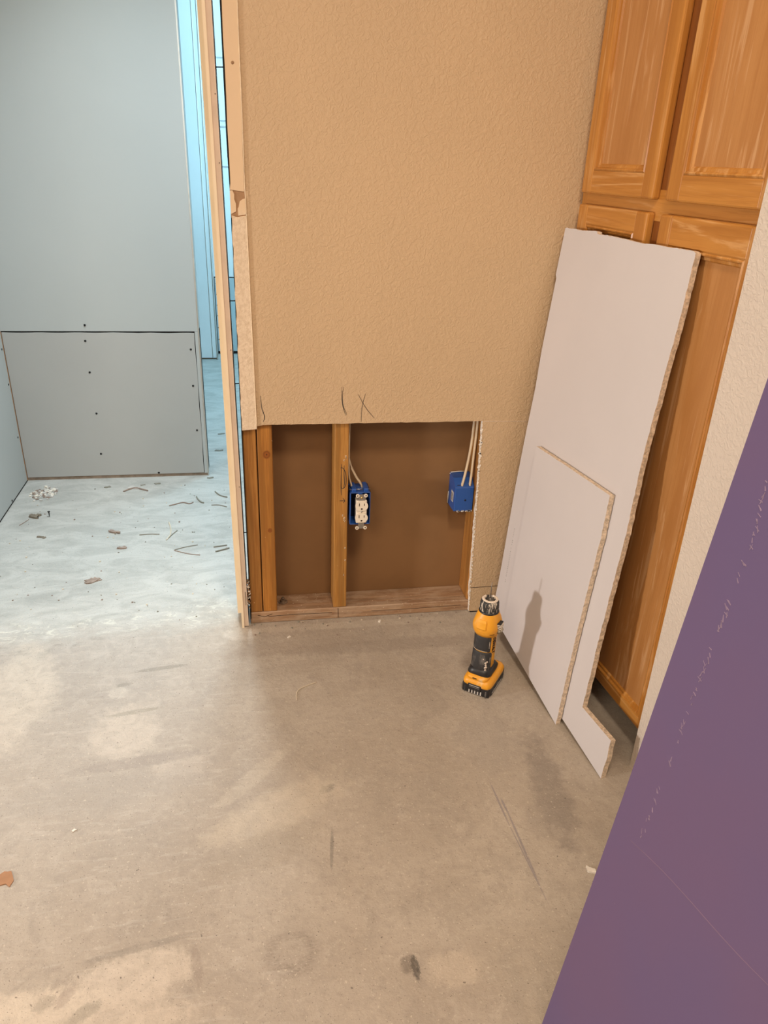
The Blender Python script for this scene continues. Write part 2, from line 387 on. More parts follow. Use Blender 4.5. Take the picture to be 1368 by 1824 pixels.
# ================================================================== SETTING
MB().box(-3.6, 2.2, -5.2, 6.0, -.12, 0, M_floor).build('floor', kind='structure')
MB().box(-3.6, 2.2, -5.2, 6.0, CEIL, CEIL + .1, M_ceil).build('ceiling', kind='structure')
MB().box(-3.6, -3.5, -5.2, 0.11, 0, CEIL, M_plain).build('wall_left', kind='structure')
MB().box(-3.6, 2.2, -5.2, -5.1, 0, CEIL, M_plain).build('wall_front', kind='structure')
MB().box(-3.5, -1.03, 0, .115, 0, CEIL, M_tan).box(-1.03, 0.0, 0, .115, 2.06, CEIL, M_tan).build('wall_back_left', kind='structure')

# tan wall with the cut-out at its foot
def wy(t): return lambda u, v, tt: (u, tt, v)
top_edge = [(0.0, .6116), (.0376, .6150), (.0381, .6195), (.055, .6225), (.0781, .6230), (.16, .6232), (.245, .6228), (.35, .6226), (.45, .6224), (.56, .6222), (.6499, .6221)]
right_edge = [(.6499, .6221), (.6515, .55), (.6535, .45), (.6545, .36), (.656, .26), (.6578, .16), (.6590, .09), (.6620, .05), (.664, .004)]
te = opath(top_edge, .014, .0007)
re_ = opath(right_edge, .012, .0016)
outline = te + re_[1:] + [(.862, .004), (.862, CEIL), (0, CEIL)]
wb = MB(); wb.prism(outline, wy(0), 0.0, .0127, M_tan, M_gyp_white, M_kraft)
wall = wb.build('wall_back', kind='structure')
# hallway side drywall and the hidden upper framing of the same wall
MB().box(0.0, .90, .1019, .1146, 0, CEIL, M_kraft).build('wall_back_far_side', kind='structure')
# seams scored in the paint right of the cut-out
b = MB(); b.tube([(.653, -.0002, .6215), (.70, -.0002, .6208), (.78, -.0002, .6194), (.83, -.0002, .619)], .0007, M_gyp, 5)
b.tube([(.660, -.0002, .0885), (.70, -.0002, .0892), (.757, -.0002, .0903), (.83, -.0002, .091)], .0009, M_slot, 5)
b.build('paint_seam', wall)
b = MB(); b.box(.668, .835, -.0006, .003, .0005, .0038, M_black); b.build('bottom_gap', wall)
# broken gypsum lip along the right side of the cut-out
b = MB()
for i in range(70):
    z = .03 + .585 * i / 69 + random.uniform(-.003, .003); x = .6652 - .0152 * (z / .622) - .0012
    s_ = random.uniform(.0010, .0026) * (1.7 if random.random() < .12 else 1)
    b.box(x - s_ * .8, x + s_, -.0012, .004, z - s_ * 1.8, z + s_ * 1.8, M_gyp_white, rot=Matrix.Rotation(random.uniform(-.6, .6), 3, 'Y'))
b.build('broken_gypsum_lip', wall)
# pencil marks on the paint
def mark(name, paths, wd, y, parent, jit=0):
    b = MB()
    for p in paths:
        q = smooth_path(p, 5); b.prism(strip_outline(q, wd), wy(0), y - .00025, y + .0006, M_pencil)
    return b.build(name, parent)
mark('pencil_mark', [[(.0505, .702), (.0522, .6716), (.0580, .6500), (.0585, .640), (.0545, .631)]], .0010, 0, wall)
mark('pencil_mark', [[(.2600, .722), (.2604, .691), (.2637, .668), (.2700, .648)], [(.2650, .722), (.2618, .700), (.2640, .672), (.2725, .650), (.2700, .645)]], .0007, 0, wall)
mark('pencil_mark', [[(.3032, .702), (.325, .6641), (.3485, .6357)], [(.3225, .704), (.3144, .6674), (.3124, .6254)]], .0007, 0, wall)

# skim-coated corner tape down the wall's free end (with its torn hole)
hole_l = [(.0265, 1.1828), (.006, 1.1852), (.010, 1.174), (.0095, 1.166), (.0085, 1.160), (.0135, 1.152), (.0130, 1.143), (.0145, 1.136), (.011, 1.130), (-.0015, 1.1295)]
b = MB()
left_up = [(.0006 * math.sin(z * 37), z) for z in [CEIL - i * .04 for i in range(32)] if z > 1.19]
up = [(.0335, CEIL)] + left_up + [(-.0022, 1.1855), (.006, 1.1852), (.0265, 1.1828), (.0300, 1.1826), (.0315, 1.40)]
b.prism(up, wy(0), -.0030, .0, M_tape, M_tape_edge)
lowL = [(-.0022, 1.184), (.004, 1.1845), (.0075, 1.176), (.0070, 1.166), (.0105, 1.156), (.0100, 1.140), (.003, 1.1365), (-.0022, 1.134)]
b.prism(lowL, wy(0), -.0026, 0, M_tape, M_tape_edge)
lowR = [(.0310, 1.168), (.0255, 1.1665), (.019, 1.1615), (.0165, 1.150), (.0138, 1.146), (.0145, 1.131), (.022, 1.1325), (.0318, 1.134)]
b.prism(lowR, wy(0), -.0026, 0, M_tape, M_tape_edge)
base_l = [(-.0006 + .0008 * math.sin(z * 91) + random.uniform(-.0007, .0007), z) for z in [1.131 - i * .012 for i in range(43)]]
low = base_l + [(-.0002, .6100), (.0376, .6130), (.0365, .80), (.0345, 1.0), (.0320, 1.1315), (.02, 1.1295), (.012, 1.128)]
b.prism(low, wy(0), -.0034, .0, M_tape, M_tape_edge)
tape = b.build('trim_1', kind='structure')
b = MB(); b.box(-.0018, .032, -.0006, .0002, 1.126, 1.188, M_kraft_pale); b.build('torn_paper', tape)
b = MB(); rp = [(.0320 + .0003 * math.sin(z * 20) if z > 1.15 else .0328 + (1.15 - z) * .0092, -.0036, z) for z in [CEIL - i * .05 for i in range(36)] + [.64, .615]]
b.tube(rp, .0010, M_tape_edge, 6)
b.build('tape_edge', tape)
b = MB(); b.disc((.0165, -.0032, 1.435), (0, -1, 0), .0032, .0005, M_kraft_pale); b.build('nail_dimple', tape)
# black strip down the wall's free end, facing the doorway
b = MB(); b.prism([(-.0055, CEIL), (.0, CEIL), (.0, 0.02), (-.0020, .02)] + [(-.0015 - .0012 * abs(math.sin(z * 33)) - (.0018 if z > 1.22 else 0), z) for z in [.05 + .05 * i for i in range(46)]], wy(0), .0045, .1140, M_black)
b.build('wall_end_black_strip', kind='structure')

# hallway beyond the doorway
GY = 1.1725
b = MB(); b.box(-1.02, -.9085, .112, 1.30, 0, CEIL, M_primed); wl = b.build('wall_hall_left', kind='structure')
b = MB(); b.box(-1.03, -.90, -.0, .112, 0, CEIL, M_tan).build('trim_3', kind='structure')
b = MB(); b.box(-.9085, -.1745, GY, GY + .115, .617, CEIL, M_primed)
b.box(-.9085, -.1760, GY + .006, GY + .115, 0, .617, M_black)
hall = b.build('wall_hall_grey', kind='structure')
# lower patch sheet, wavy dark joint above and beside it
N = 30
topp = [(-.905 + .7135 * i / N, .6125 - .0022 * abs(math.sin(i * .55)) - (.0012 if i > 20 else 0)) for i in range(N + 1)]
sidep = [(-.1915 - .0012 * math.sin(i * 1.3) , .6125 - .5985 * i / 12) for i in range(1, 13)]
pa = MB(); pa.prism(topp + sidep + [(-.905, .014)], lambda u, v, t: (u, t, v), GY - .0015, GY + .012, M_paper_grey)
patch = pa.build('lower_drywall_patch', hall)
pa = MB(); pa.box(-.1895, -.1735, GY - .0005, GY + .012, .012, .6165, M_primed); pa.build('corner_bead_foot', hall)
pa = MB(); pa.box(-.9085, -.1760, GY + .001, GY + .02, 0.0, .013, plain('raw_plate_wood', (.26, .20, .15), .8, .2, 40)); pa.build('bottom_plate_edge', hall)
cb_ = MB(); cb_.tube([(-.1745, GY, 0.0), (-.1745, GY, CEIL)], .003, M_ceil, 8); cb_.build('corner_bead', hall)
for (x, z) in [(-.60, .641), (-.6057, .580), (-.605, .456), (-.6003, .286), (-.604, .111), (-.209, .546), (-.211, .397), (-.2085, .206), (-.380, .019)]:
    s_ = MB(); s_.disc((x, GY - .0014, z), (0, -1, 0), .0042, .0014, M_screw, 10); s_.build('drywall_screw', hall)
for (y, z) in [(1.150, .5527), (1.152, .4145), (1.148, .1983), (.945, .012)]:
    s_ = MB(); s_.disc((-.9085, y, z), (1, 0, 0), .004, .0016, M_screw, 10); s_.build('drywall_screw', wl)
s_ = MB(); s_.box(-.9095, -.9070, .112, GY, 0, .004, M_black).box(-.9095, -.9065, GY - .004, GY, .0, .615, M_kraft_pale); s_.build('open_joint', wl)
# hallway far end
M_bright = plain('white_primer', (.74, .76, .76), .7, .02, 3)
b = MB(); b.box(-1.5, -.203, 3.2, 3.34, .012, CEIL, M_bright).box(-1.5, -.203, 3.215, 3.34, 0, .012, M_kraft); fa = b.build('wall_hall_far', kind='structure')
b = MB(); b.tube([(-.203, 3.2, 0), (-.203, 3.2, CEIL)], .004, M_ceil, 8); b.tube([(-.232, 3.199, 0.01), (-.232, 3.199, CEIL)], .0022, M_ceil, 6); b.build('corner_bead', fa)
b = MB(); b.box(-.203, 2.2, 3.36, 3.46, .515, CEIL, M_bright).box(-.203, 2.2, 3.364, 3.46, 0, .515, M_black); fb = b.build('wall_hall_end', kind='structure')
b = MB(); b.box(-.199, 1.2, 3.356, 3.37, .02, .507, plain('blue_grey_drywall_paper', (.42, .50, .52), .75, .03, 3)); b.build('lower_drywall_patch', fb)
for z in (.47, .40, .33, .26, .18, .10):
    s_ = MB(); s_.disc((-.190, 3.357, z), (0, -1, 0), .0045, .0015, M_screw, 8); s_.build('drywall_screw', fb)
b = MB()
for z, hgt in ((1.765, .006), (1.434, .004), (1.40, .007), (1.18, .004)):
    b.box(-.14, -.05, 3.352, 3.361, z, z + hgt, M_paper_grey)
b.build('horizontal_joint', fb)
MB().box(.9, 1.0, .112, 3.40, 0, CEIL, M_bright).build('wall_hall_right', kind='structure')
# right side walls (the cabinet alcove, the cream stub wall and the return nearer the camera)
PH = math.atan(.0951)
def rr(pt, o=(0.835, 0)):   # local (depth, along<0) -> world, turned with the cabinet run
    x, y = pt; c, s = math.cos(PH), math.sin(PH); return (o[0] + x * c - y * s, o[1] + x * s + y * c)
def rprism(b, loc_pts, z0, z1, m):
    p = [rr(q) for q in loc_pts]; before = set(b.bm.faces)
    a = [b.bm.verts.new((x, y, z0)) for x, y in p]; c = [b.bm.verts.new((x, y, z1)) for x, y in p]; n = len(p); i0 = b.mi(m)
    fs = [b.bm.faces.new(a), b.bm.faces.new(c[::-1])] + [b.bm.faces.new((a[i], c[i], c[(i + 1) % n], a[(i + 1) % n])) for i in range(n)]
    for f in fs: f.material_index = i0
b = MB(); rprism(b, [(-.031, -.6765), (.68, -.6765), (.68, -1.12), (-.031, -1.12)], 0, CEIL, M_rwall)
wr = b.build('wall_right', kind='structure')
b = MB(); rprism(b, [(-.235, -1.08), (.68, -1.08), (.68, -4.9), (-.235, -4.9)], 0, CEIL, M_rwall); b.build('wall_right_return', kind='structure')
b = MB(); rprism(b, [(.62, .12), (.70, .12), (.70, -.70), (.62, -.70)], 0, CEIL, M_plain); b.build('wall_alcove', kind='structure')

# ================================================================== EXPOSED FRAMING
SY, SB = .0129, .1016
def stud(x0, x1, m, label, z0=.0385, tilt=0):
    b = MB(); b.box(x0, x1, SY, SB, z0, CEIL - .04, m, .002, 1)
    return b.build('wall_stud', label=label, cat='wall stud', group='wall studs behind the cut-out')
def no_group(o):
    if 'group' in o: del o['group']
    return o
stud(-.0005, .0345, M_stud, 'orange pine end stud beside the cream door jamb, left of the knotty one')
stud(.0372, .0770, M_stud_knot, 'knotty orange pine stud, pressed against the end stud in the wall opening')
mid = stud(.2440, .2825, M_stud_mid, 'yellow pine middle stud with pencilled circle and arrow, left of the white receptacle')
rs = stud(.6565, .6950, M_stud, 'pine stud at the right edge of the wall opening carrying the blue box')
b = MB(); b.box(-.0015, .84, .0115, .1018, 0.0, .038, M_plate, .0025, 1)
plate = b.build('sole_plate', label='weathered brown wooden sole plate on the concrete under the wall studs', cat='wall plate')
# split lines in the plate
b = MB(); b.tube([(.05, .0112, .022), (.12, .0110, .024), (.24, .0112, .0225)], .0007, M_slot, 5); b.tube([(.36, .0112, .020), (.47, .0110, .0185), (.64, .0112, .021)], .0006, M_slot, 5)
b.tube([(.258, .0112, .036), (.2585, .0108, .004)], .0007, M_slot, 5); b.tube([(.02, .0112, .028), (.04, .011, .022), (.062, .0112, .030)], .0007, M_slot, 5)
b.build('split', plate)
# pencilled circle and arrow on the middle stud
b = MB()
for p in ([(.2636, .502), (.2626, .462), (.2625, .43), (.2640, .408)], [(.2705, .4976), (.2706, .47), (.2716, .445), (.2700, .430)],
          [(.2600, .4895), (.2650, .4910), (.2730, .4800), (.2765, .4600), (.2755, .4400), (.2700, .4290), (.2640, .4300), (.2622, .4420)],
          [(.2590, .3910), (.2730, .3905)], [(.2680, .3985), (.2735, .3905), (.2690, .3840)]):
    b.prism(strip_outline(smooth_path(p, 5), .00095), wy(0), SY - .0003, SY + .0006, M_pencil)
b.build('pencil_mark', mid)
b = MB()
for (x, z) in [(.2745, .524), (.2760, .519), (.2700, .513), (.2680, .345), (.2730, .337), (.2720, .331), (.2750, .327), (.2770, .20), (.2740, .15), (.2760, .24)]:
    for _ in range(3):
        a = random.uniform(-1, 1); b.box(x - .0006, x + .0006, SY - .0005, SY + .001, z - .0028, z + .0028, M_tape_edge, rot=Matrix.Rotation(a, 3, 'Y'))
b.build('torn_splinters', mid, kind='stuff')
# anchor bolt on the plate
an = thing('anchor_bolt', (.0960, .060, .038), 'rusty washer and nut of an anchor bolt on the sole plate, left bay', 'anchor bolt')
M_rust = plain('rusty_steel', (.22, .16, .11), .6, .3, 90, metal=.4, bump=.4)
b = MB(); b.lathe([(0, .0135), (.0022, .0135)], M_rust, seg=24, smooth=False); b.build('washer', an)
b = MB(); b.lathe([(.0022, .0085), (.010, .0085)], M_rust, seg=6, smooth=False); b.build('nut', an)
b = MB(); b.lathe([(.010, .0045), (.017, .0045), (.0175, .003)], M_rust, seg=12); b.build('threaded_rod', an)

# ------------------------------------------------------------------ electrical boxes
# front-facing box with the receptacle, on the middle stud
e1 = thing('outlet_box', (.3165, .0, .3190), 'open blue plastic outlet box on the yellow middle stud, holding the white receptacle', 'outlet box')
HW, HH, DP = .0288, .0990, .070
b = MB(); t_ = .0022
b.box(-HW, -HW + t_, .004, DP, 0, HH, M_blue, .0006, 1).box(HW - t_, HW, .004, DP, 0, HH, M_blue, .0006, 1)
b.box(-HW, HW, .004, DP, 0, t_, M_blue, .0006, 1).box(-HW, HW, .004, DP, HH - t_, HH, M_blue, .0006, 1).box(-HW, HW, DP - t_, DP, 0, HH, M_blue, .0006, 1)
b.build('box_shell', e1)
b = MB(); b.box(-HW + t_, HW - t_, .055, .066, t_, HH - t_, M_blue_dark); b.build('box_interior', e1)
for sx in (-1, 1):
    b = MB(); b.box(sx * .017 - .006, sx * .017 + .006, .010, .060, HH - .001, HH + .0085, M_blue, .001, 1); b.build('cable_clamp', e1)
b = MB(); b.tube([(-HW - .001, .020, HH + .0035), (HW + .001, .020, HH + .0035)], .0011, M_steel, 8); b.build('nail', e1)
for zz in (.001, HH - .010):
    b = MB(); b.box(-.006, .006, .004, .012, zz, zz + .009, M_blue, .001, 1); b.build('screw_boss', e1)

rc = thing('electrical_receptacle', (.3195, .0, .3065), 'ivory duplex receptacle with two outlets, mounted in the open blue box', 'electrical outlet')
b = MB()
def ellipse(cx, cz, rx, rz, n=16): return [(cx + rx * math.cos(2 * math.pi * k / n), cz + rz * math.sin(2 * math.pi * k / n)) for k in range(n)]
b.box(-.0085, .0085, -.0022, -.0008, .002, .1085, M_steel, 0)
for zz in (.0045, .1045):
    for sx in (-1, 1):
        b.prism(ellipse(sx * .0115, zz, .0052, .0052), wy(0), -.0030, -.0008, M_recept)
        b.box(min(sx * .004, sx * .010), max(sx * .004, sx * .010), -.0028, -.0008, zz - .002, zz + .002, M_steel)
b.build('mounting_strap', rc)
for zz in (.0045, .1045):
    for sx in (-1, 1):
        b = MB(); b.prism(ellipse(sx * .0118, zz, .0020, .0020, 10), wy(0), -.0034, -.0028, M_slot); b.build('strap_hole', rc)
b = MB(); b.box(-.0150, .0150, -.0035, .026, .020, .089, M_recept, .0015, 1); b.build('receptacle_body', rc)
for zc in (.0375, .0740):
    f = [(x, z) for x, z in ellipse(0, zc, .0178, .0163, 32) if True]
    f = [(x, max(zc - .0138, min(zc + .0138, z))) for x, z in f]
    b = MB(); b.prism(f, wy(0), -.0075, -.002, M_recept); fc = b.build('receptacle_face', rc)
    b = MB(); b.box(-.0080, -.0060, -.0079, -.0070, zc + .0005, zc + .0095, M_slot).box(.0062, .0080, -.0079, -.0070, zc + .0015, zc + .0085, M_slot)
    b.prism(ellipse(0, zc - .0080, .0027, .0026, 12), wy(0), -.0079, -.0070, M_slot); b.build('slot', fc)
b = MB(); b.disc((0, -.0030, .0560), (0, -1, 0), .0022, .0025, M_steel, 12); b.build('center_screw', rc)
b = MB(); b.disc((0, -.002, .0985), (0, -1, 0), .0028, .002, plain('brass', (.6, .42, .15), .35, metal=.8), 12); b.build('mounting_screw', rc)

# rear-facing box at the right stud
e2 = thing('outlet_box', (.6265, .0, .3330), 'blue plastic outlet box seen from behind, with barcode sticker, on the right stud', 'outlet box')
b = MB()
def ring2(y, x0, x1, z0, z1): return [(x0, y, z0), (x1, y, z0), (x1, y, z1), (x0, y, z1)]
b.loft([ring2(.033, -.0255, .0270, .002, .074), ring2(.036, -.0275, .0280, .0, .077), ring2(.062, -.0285, .0290, -.001, .0960), ring2(.101, -.0290, .0295, -.001, .0985)], M_blue, smooth=False)
b.build('box_shell', e2)
b = MB(); b.tube([(-.030, .097, .094), (-.025, .098, .099), (.0, .098, .1005), (.022, .098, .1)], .0019, M_label, 6); b.build('pale_rim', e2); b = MB(); b.tube([(-.0305, .097, -.0), (-.0305, .097, .038)], .0015, M_label, 6)
b.build('pale_rim', e2)
b = MB(); b.box(-.0294, -.0282, .048, .068, .024, .056, M_label, 0, rot=Matrix.Rotation(.06, 3, 'X'))
for i in range(9): b.box(-.0297, -.0282, .0505, .0655, .028 + i * .0027, .0290 + i * .0027, M_slot)
b.build('barcode_sticker', e2)
b = MB(); b.disc((.004, .0342, .036), (0, -1, 0), .0032, .0016, M_blue_dark, 12); b.build('nail_dimple', e2)
b = MB(); b.box(-.0215, -.006, .040, .052, .0770, .0815, M_blue_dark, .001, 1).box(.0100, .0245, .040, .052, .0770, .0815, M_blue_dark, .001, 1); b.build('cable_entry', e2)
b = MB()
for _ in range(16):
    x = random.uniform(-.022, .026); b.box(x, x + .003, .0325, .036, -.002, .0035, M_label, rot=Matrix.Rotation(random.uniform(-1, 1), 3, 'Y'))
b.build('gypsum_crumb', e2)

def cable(pts, r, label):
    b = MB(); b.tube(smooth_path(pts, 8), r, M_cable, 10, .62); return b.build('electrical_cable', label=label, cat='cable')
cable([(.6445, .060, .70), (.6445, .060, .590), (.6395, .055, .520), (.6290, .047, .455), (.6205, .043, .415), (.6170, .044, .409)], .0058, 'cream electrical cable entering the left side of the barcoded blue box')
cable([(.6530, .052, .70), (.6525, .052, .590), (.6490, .050, .500), (.6460, .046, .440), (.6435, .043, .414), (.6435, .045, .409)], .0058, 'cream electrical cable entering the right side of the barcoded blue box')
cable([(.2875, .075, .70), (.2865, .072, .54), (.2930, .062, .485), (.3080, .052, .450), (.3225, .044, .428), (.3270, .042, .410)], .0046, 'cream cable slanting from behind the middle stud into the receptacle box')
cable([(.2880, .040, .70), (.2865, .040, .52), (.2875, .038, .46), (.2940, .036, .430), (.2990, .036, .410)], .0042, 'cream cable running down tight against the middle stud into the receptacle box')

# ================================================================== DOOR JAMB
jb = thing('door_jamb', (0, 0, 0), 'cream painted door jamb standing in the doorway beside the cut tan wall', 'door jamb')
def jx(z): return -.0078 - .0088 * z
def jprism(b, x0, x1, y0, y1, z0, z1, m, bev=0):
    for za, zb in ((z0, z1),):
        ring = lambda z: [(jx(z) + x0, y0, z), (jx(z) + x1, y0, z), (jx(z) + x1, y1, z), (jx(z) + x0, y1, z)]
        b.loft([ring(z0 + (z1 - z0) * i / 6) for i in range(7)], m, smooth=False)
b = MB(); jprism(b, -.0135, 0, -.0030, .115, .003, 2.05, M_jamb2); b.build('jamb_board', jb)
b = MB(); jprism(b, -.0192, -.0125, -.0075, .115, .0, 2.05, M_jamb); b.build('front_ridge', jb)
b = MB(); jprism(b, -.0305, -.0190, .034, .075, .025, 2.05, M_jamb); b.build('door_stop', jb)
for z in (1.375, 1.24, .45, .82):
    b = MB(); b.disc((jx(z) - .003, -.0031, z), (0, -1, 0), .0012, .0004, M_slot, 8); b.build('nail_hole', jb)
b = MB(); b.prism(strip_outline([(jx(.12) - .004, .12), (jx(.1) - .0032, .10), (jx(.07) - .0045, .075)], .0008), wy(0), -.0036, -.0028, M_slot); b.build('crack', jb)
def shim_nail(z, label):
    b = MB(); b.tube([(jx(z) - .001, .02, z), (.004, .02, z + .001)], .0013, M_screw, 8); b.disc((jx(z) - .0, .02, z), (1, 0, 0), .0038, .0018, M_screw, 10)
    b.build('framing_nail', label=label, cat='nail', group='nails between the jamb and the wall end')
shim_nail(1.437 - .01, 'dark nail across the gap beside the jamb, topmost of the four')
shim_nail(.935, 'dark nail across the gap beside the jamb, second from the top')
shim_nail(.728, 'dark nail across the gap beside the jamb, just above the tan wall bottom')
shim_nail(.300, 'dark nail in the gap beside the bare end stud')
b = MB()
for _ in range(22):
    z = random.uniform(.06, .155); s_ = random.uniform(.0015, .0032); x = random.uniform(-.0055, -.0015); b.box(x - s_, x + s_, .004, .012, z - s_, z + s_, random.choice([M_chip, M_chip, M_kraft_pale]), rot=Matrix.Rotation(random.uniform(-1, 1), 3, 'Y'))
b.build('plaster_crumbs', label='white plaster crumbs wedged in the gap at the foot of the door jamb', cat='debris', kind='stuff')

# ================================================================== PANTRY CABINET
cab = thing('pantry_cabinet', (.835, 0, 0), 'tall honey oak pantry cabinet with four framed doors, built in by the tan wall', 'cabinet', PH)
YE = -.676
b = MB(); b.box(.030, .58, YE, -.006, .090, 2.38, M_oak_shaded); b.build('carcass', cab)
b = MB(); b.box(.0125, .031, -.030, -.004, .068, 2.38, M_oak_v, .001, 1).box(.0125, .031, -.395, -.300, .068, 2.38, M_oak_shaded, .001, 1)
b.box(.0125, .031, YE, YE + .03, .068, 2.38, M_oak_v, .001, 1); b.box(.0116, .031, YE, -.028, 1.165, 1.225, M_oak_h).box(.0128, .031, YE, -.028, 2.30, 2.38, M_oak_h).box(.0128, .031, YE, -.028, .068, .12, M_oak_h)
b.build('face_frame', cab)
b = MB(); b.box(.085, .10, YE, -.006, 0, .090, M_slot); b.build('toe_kick', cab)
def door(y0, y1, z0, z1, rb, st=.046, rt=.058):
    b = MB(); xf, xb = -.0065, .0125; bev = .0045
    b.box(xf, xb, y0, y0 + st, z0, z1, M_oak_v, bev, 2).box(xf, xb, y1 - st, y1, z0, z1, M_oak_v, bev, 2)
    b.box(xf + .0004, xb, y0 + st - .006, y1 - st + .006, z1 - rt, z1, M_oak_h, .0042, 2).box(xf + .0004, xb, y0 + st - .006, y1 - st + .006, z0, z0 + rb, M_oak_h, .0042, 2)
    d = b.build('door', cab)
    # sticking: sloping bead round the panel
    ya, yb, za, zb = y0 + st, y1 - st, z0 + rb, z1 - rt
    def rg(x, k): return [(x, ya + k, za + k), (x, yb - k, za + k), (x, yb - k, zb - k), (x, ya + k, zb - k)]
    m_ = MB(); m_.loft([rg(xf + .0015, -.001), rg(xf - .0005, .002), rg(xf + .0005, .0045), rg(xf + .005, .0065), rg(xf + .006, .0115), rg(xf + .0105, .0145)], M_oak_v, cap=False, smooth=False)
    m_.build('panel_molding', d)
    p = MB(); p.box(xf + .0100, xb - .001, ya - .004, yb + .004, za - .004, zb + .004, M_oak_p); p.build('door_panel', d)
    return d
door(-.3260, -.0265, 1.206, 2.32, .050)
door(-.6820, -.3710, 1.206, 2.32, .050)
door(-.3220, -.0265, .075, 1.181, .032, rt=.045)
door(-.6820, -.3660, .075, 1.181, .032)

# ================================================================== LEANING DRYWALL
A0 = Vector((.7821, -.7072, .0006)); dd = Vector((-.11424702, .99345237, 0)); ee = Vector((.08915566, .0102529, .99596493)); nn = Vector((.98944373, .11378603, -.08974327))
def sheet(name, pts, off, th, label, step, amp, side):
    fn = lambda u, v, t: A0 + dd * u + ee * v + nn * t
    b = MB(); b.prism(pts, fn, off, off + th, M_white_board, side, M_kraft_pale)
    return b.build(name, label=label, cat='drywall sheet')
big = rag([(0, 0), (.0052, .1054)], .05, 0)[:1]
R1 = [(0.0, 0.0), (.0015, .03), (.0, .06), (.0045, .085), (.0052, .1060)]
notch = [(.0052, .1060), (.06, .1030), (.1275, .0985)]
rs_ = [(.1280, .1000), (.1316, .1745), (.1372, .2591), (.1412, .3688), (.1450, .4788), (.1462, .5507), (.1538, .6224), (.1576, .6674), (.1624, .7274), (.1645, .844), (.1670, .9113), (.1665, .9861), (.1690, 1.0367), (.1746, 1.1267)]
tp = [(.1746, 1.1267), (.182, 1.1300), (.298, 1.1290), (.356, 1.1265), (.4428, 1.1288), (.5272, 1.1290), (.5300, 1.1335), (.6012, 1.1300), (.6700, 1.1300), (.6769, 1.1277)]
lf = [(.6769, 1.1277), (.6765, 1.017), (.6705, 1.010), (.668, .83), (.660, .73), (.6595, .59), (.6560, .45), (.6400, .20), (.634, .0)]
def poly(segs, j):
    out = []
    for s, (st_, am) in zip(segs, j):
        r = []
        for (a, b2), (c2, d2) in zip(s[:-1], s[1:]):
            L = math.hypot(c2 - a, d2 - b2); k = max(1, int(L / st_))
            for q in range(k):
                t = q / k; r.append((a + (c2 - a) * t + (random.uniform(-am, am) if q else 0), b2 + (d2 - b2) * t + (random.uniform(-am, am) if q else 0)))
        out += r
    return out
bigpts = poly([R1, notch, rs_, tp, lf], [(.02, .0006), (.05, .0003), (.009, .0011), (.010, .0010), (.05, .0004)])
bs = sheet('drywall_sheet', bigpts, 0, .0125, 'tall white drywall offcut with notched lower corner, leaning on the oak cabinet', 0, 0, M_gyp)
smpts = poly([[(.188, -.0015), (.1955, .12), (.2000, .22), (.2045, .36), (.2065, .50), (.2155, .6120)], [(.2155, .6120), (.40, .6060), (.5661, .5985)], [(.5661, .5985), (.5500, .30), (.5317, -.0015)]], [(.009, .0008), (.012, .0005), (.05, .0002)])
sm = sheet('drywall_sheet', smpts, -.0150, .0125, 'short white drywall offcut leaning against the taller sheet, behind the yellow tool', 0, 0, M_gyp)
# faint edge print on both sheets
def edge_print(parent, u0, v0, u1, v1, n, off, hh=.0022):
    b = MB(); fn = lambda u, v, t: A0 + dd * u + ee * v + nn * t
    for i in range(n):
        if random.random() < .15: continue
        t = i / n; u, v = u0 + (u1 - u0) * t, v0 + (v1 - v0) * t; L = abs(v1 - v0) / n * .62
        k = random.choice([0, 1, 2]); wv = hh
        if k == 0: b.prism([(u - wv, v), (u + wv, v), (u + wv, v + L * .3), (u - wv, v + L * .3)], fn, off - .0002, off + .001, M_print)
        elif k == 1: b.prism([(u - wv, v), (u - wv * .5, v), (u - wv * .5, v + L), (u - wv, v + L)], fn, off - .0002, off + .001, M_print); b.prism([(u, v), (u + wv, v), (u + wv, v + L * .3), (u, v + L * .3)], fn, off - .0002, off + .001, M_print)
        else: b.prism([(u - wv, v), (u + wv, v), (u - wv * .2, v + L), (u - wv, v + L)], fn, off - .0002, off + .001, M_print)
    return b.build('edge_print', parent)
edge_print(bs, .612, .34, .600, .165, 30, 0)

# ------------------------------------------------------------------ purple sheet in the foreground
s_p = .655; Yp = -1.87366 + s_p; Xf = .0365 - .1188 + s_p * .7994
PA = Vector((Xf, Yp, 0.0006)); pe = Vector((.0937, 0, .9956)); pd = Vector((.0, -1, 0)); pn = Vector((.9956, 0, -.0937))
fnp = lambda u, v, t: PA + pd * u + pe * v + pn * t
b = MB(); b.prism([(0, 0), (.0022, .30), (.0035, .55), (.0020, .85), (0, 1.2), (0, 2.40), (1.2, 2.40), (1.2, 0)], fnp, 0, .0127, M_purple, M_gyp, M_kraft)
pur = b.build('purple_drywall_sheet', label='large purple-faced drywall sheet leaning in the right foreground, faint pale print along its edge', cat='drywall sheet')
b = MB()
for i in range(74):
    v = .50 + .49 * i / 73; uu = .0595 - .010 * max(0, (v - .93) / .06) + random.uniform(-.0015, .0015)
    if v < .68 and random.random() < .6 or random.random() < .25 or 44 < i < 48 or 60 < i < 63: continue
    h_ = random.uniform(.0018, .0042); w_ = random.uniform(.0004, .0010)
    for _ in range(random.choice([1, 2, 2])):
        a = random.uniform(-.4, 1.6); du = random.uniform(-.002, .002)
        b.prism([(uu + du + x * math.cos(a) - z * math.sin(a), v + x * math.sin(a) + z * math.cos(a)) for x, z in ((-w_, -h_), (w_, -h_), (w_ * .6, h_), (-w_ * .4, h_))], fnp, -.0003, .001, M_scuff)
b.build('faint_print', pur, kind='stuff')
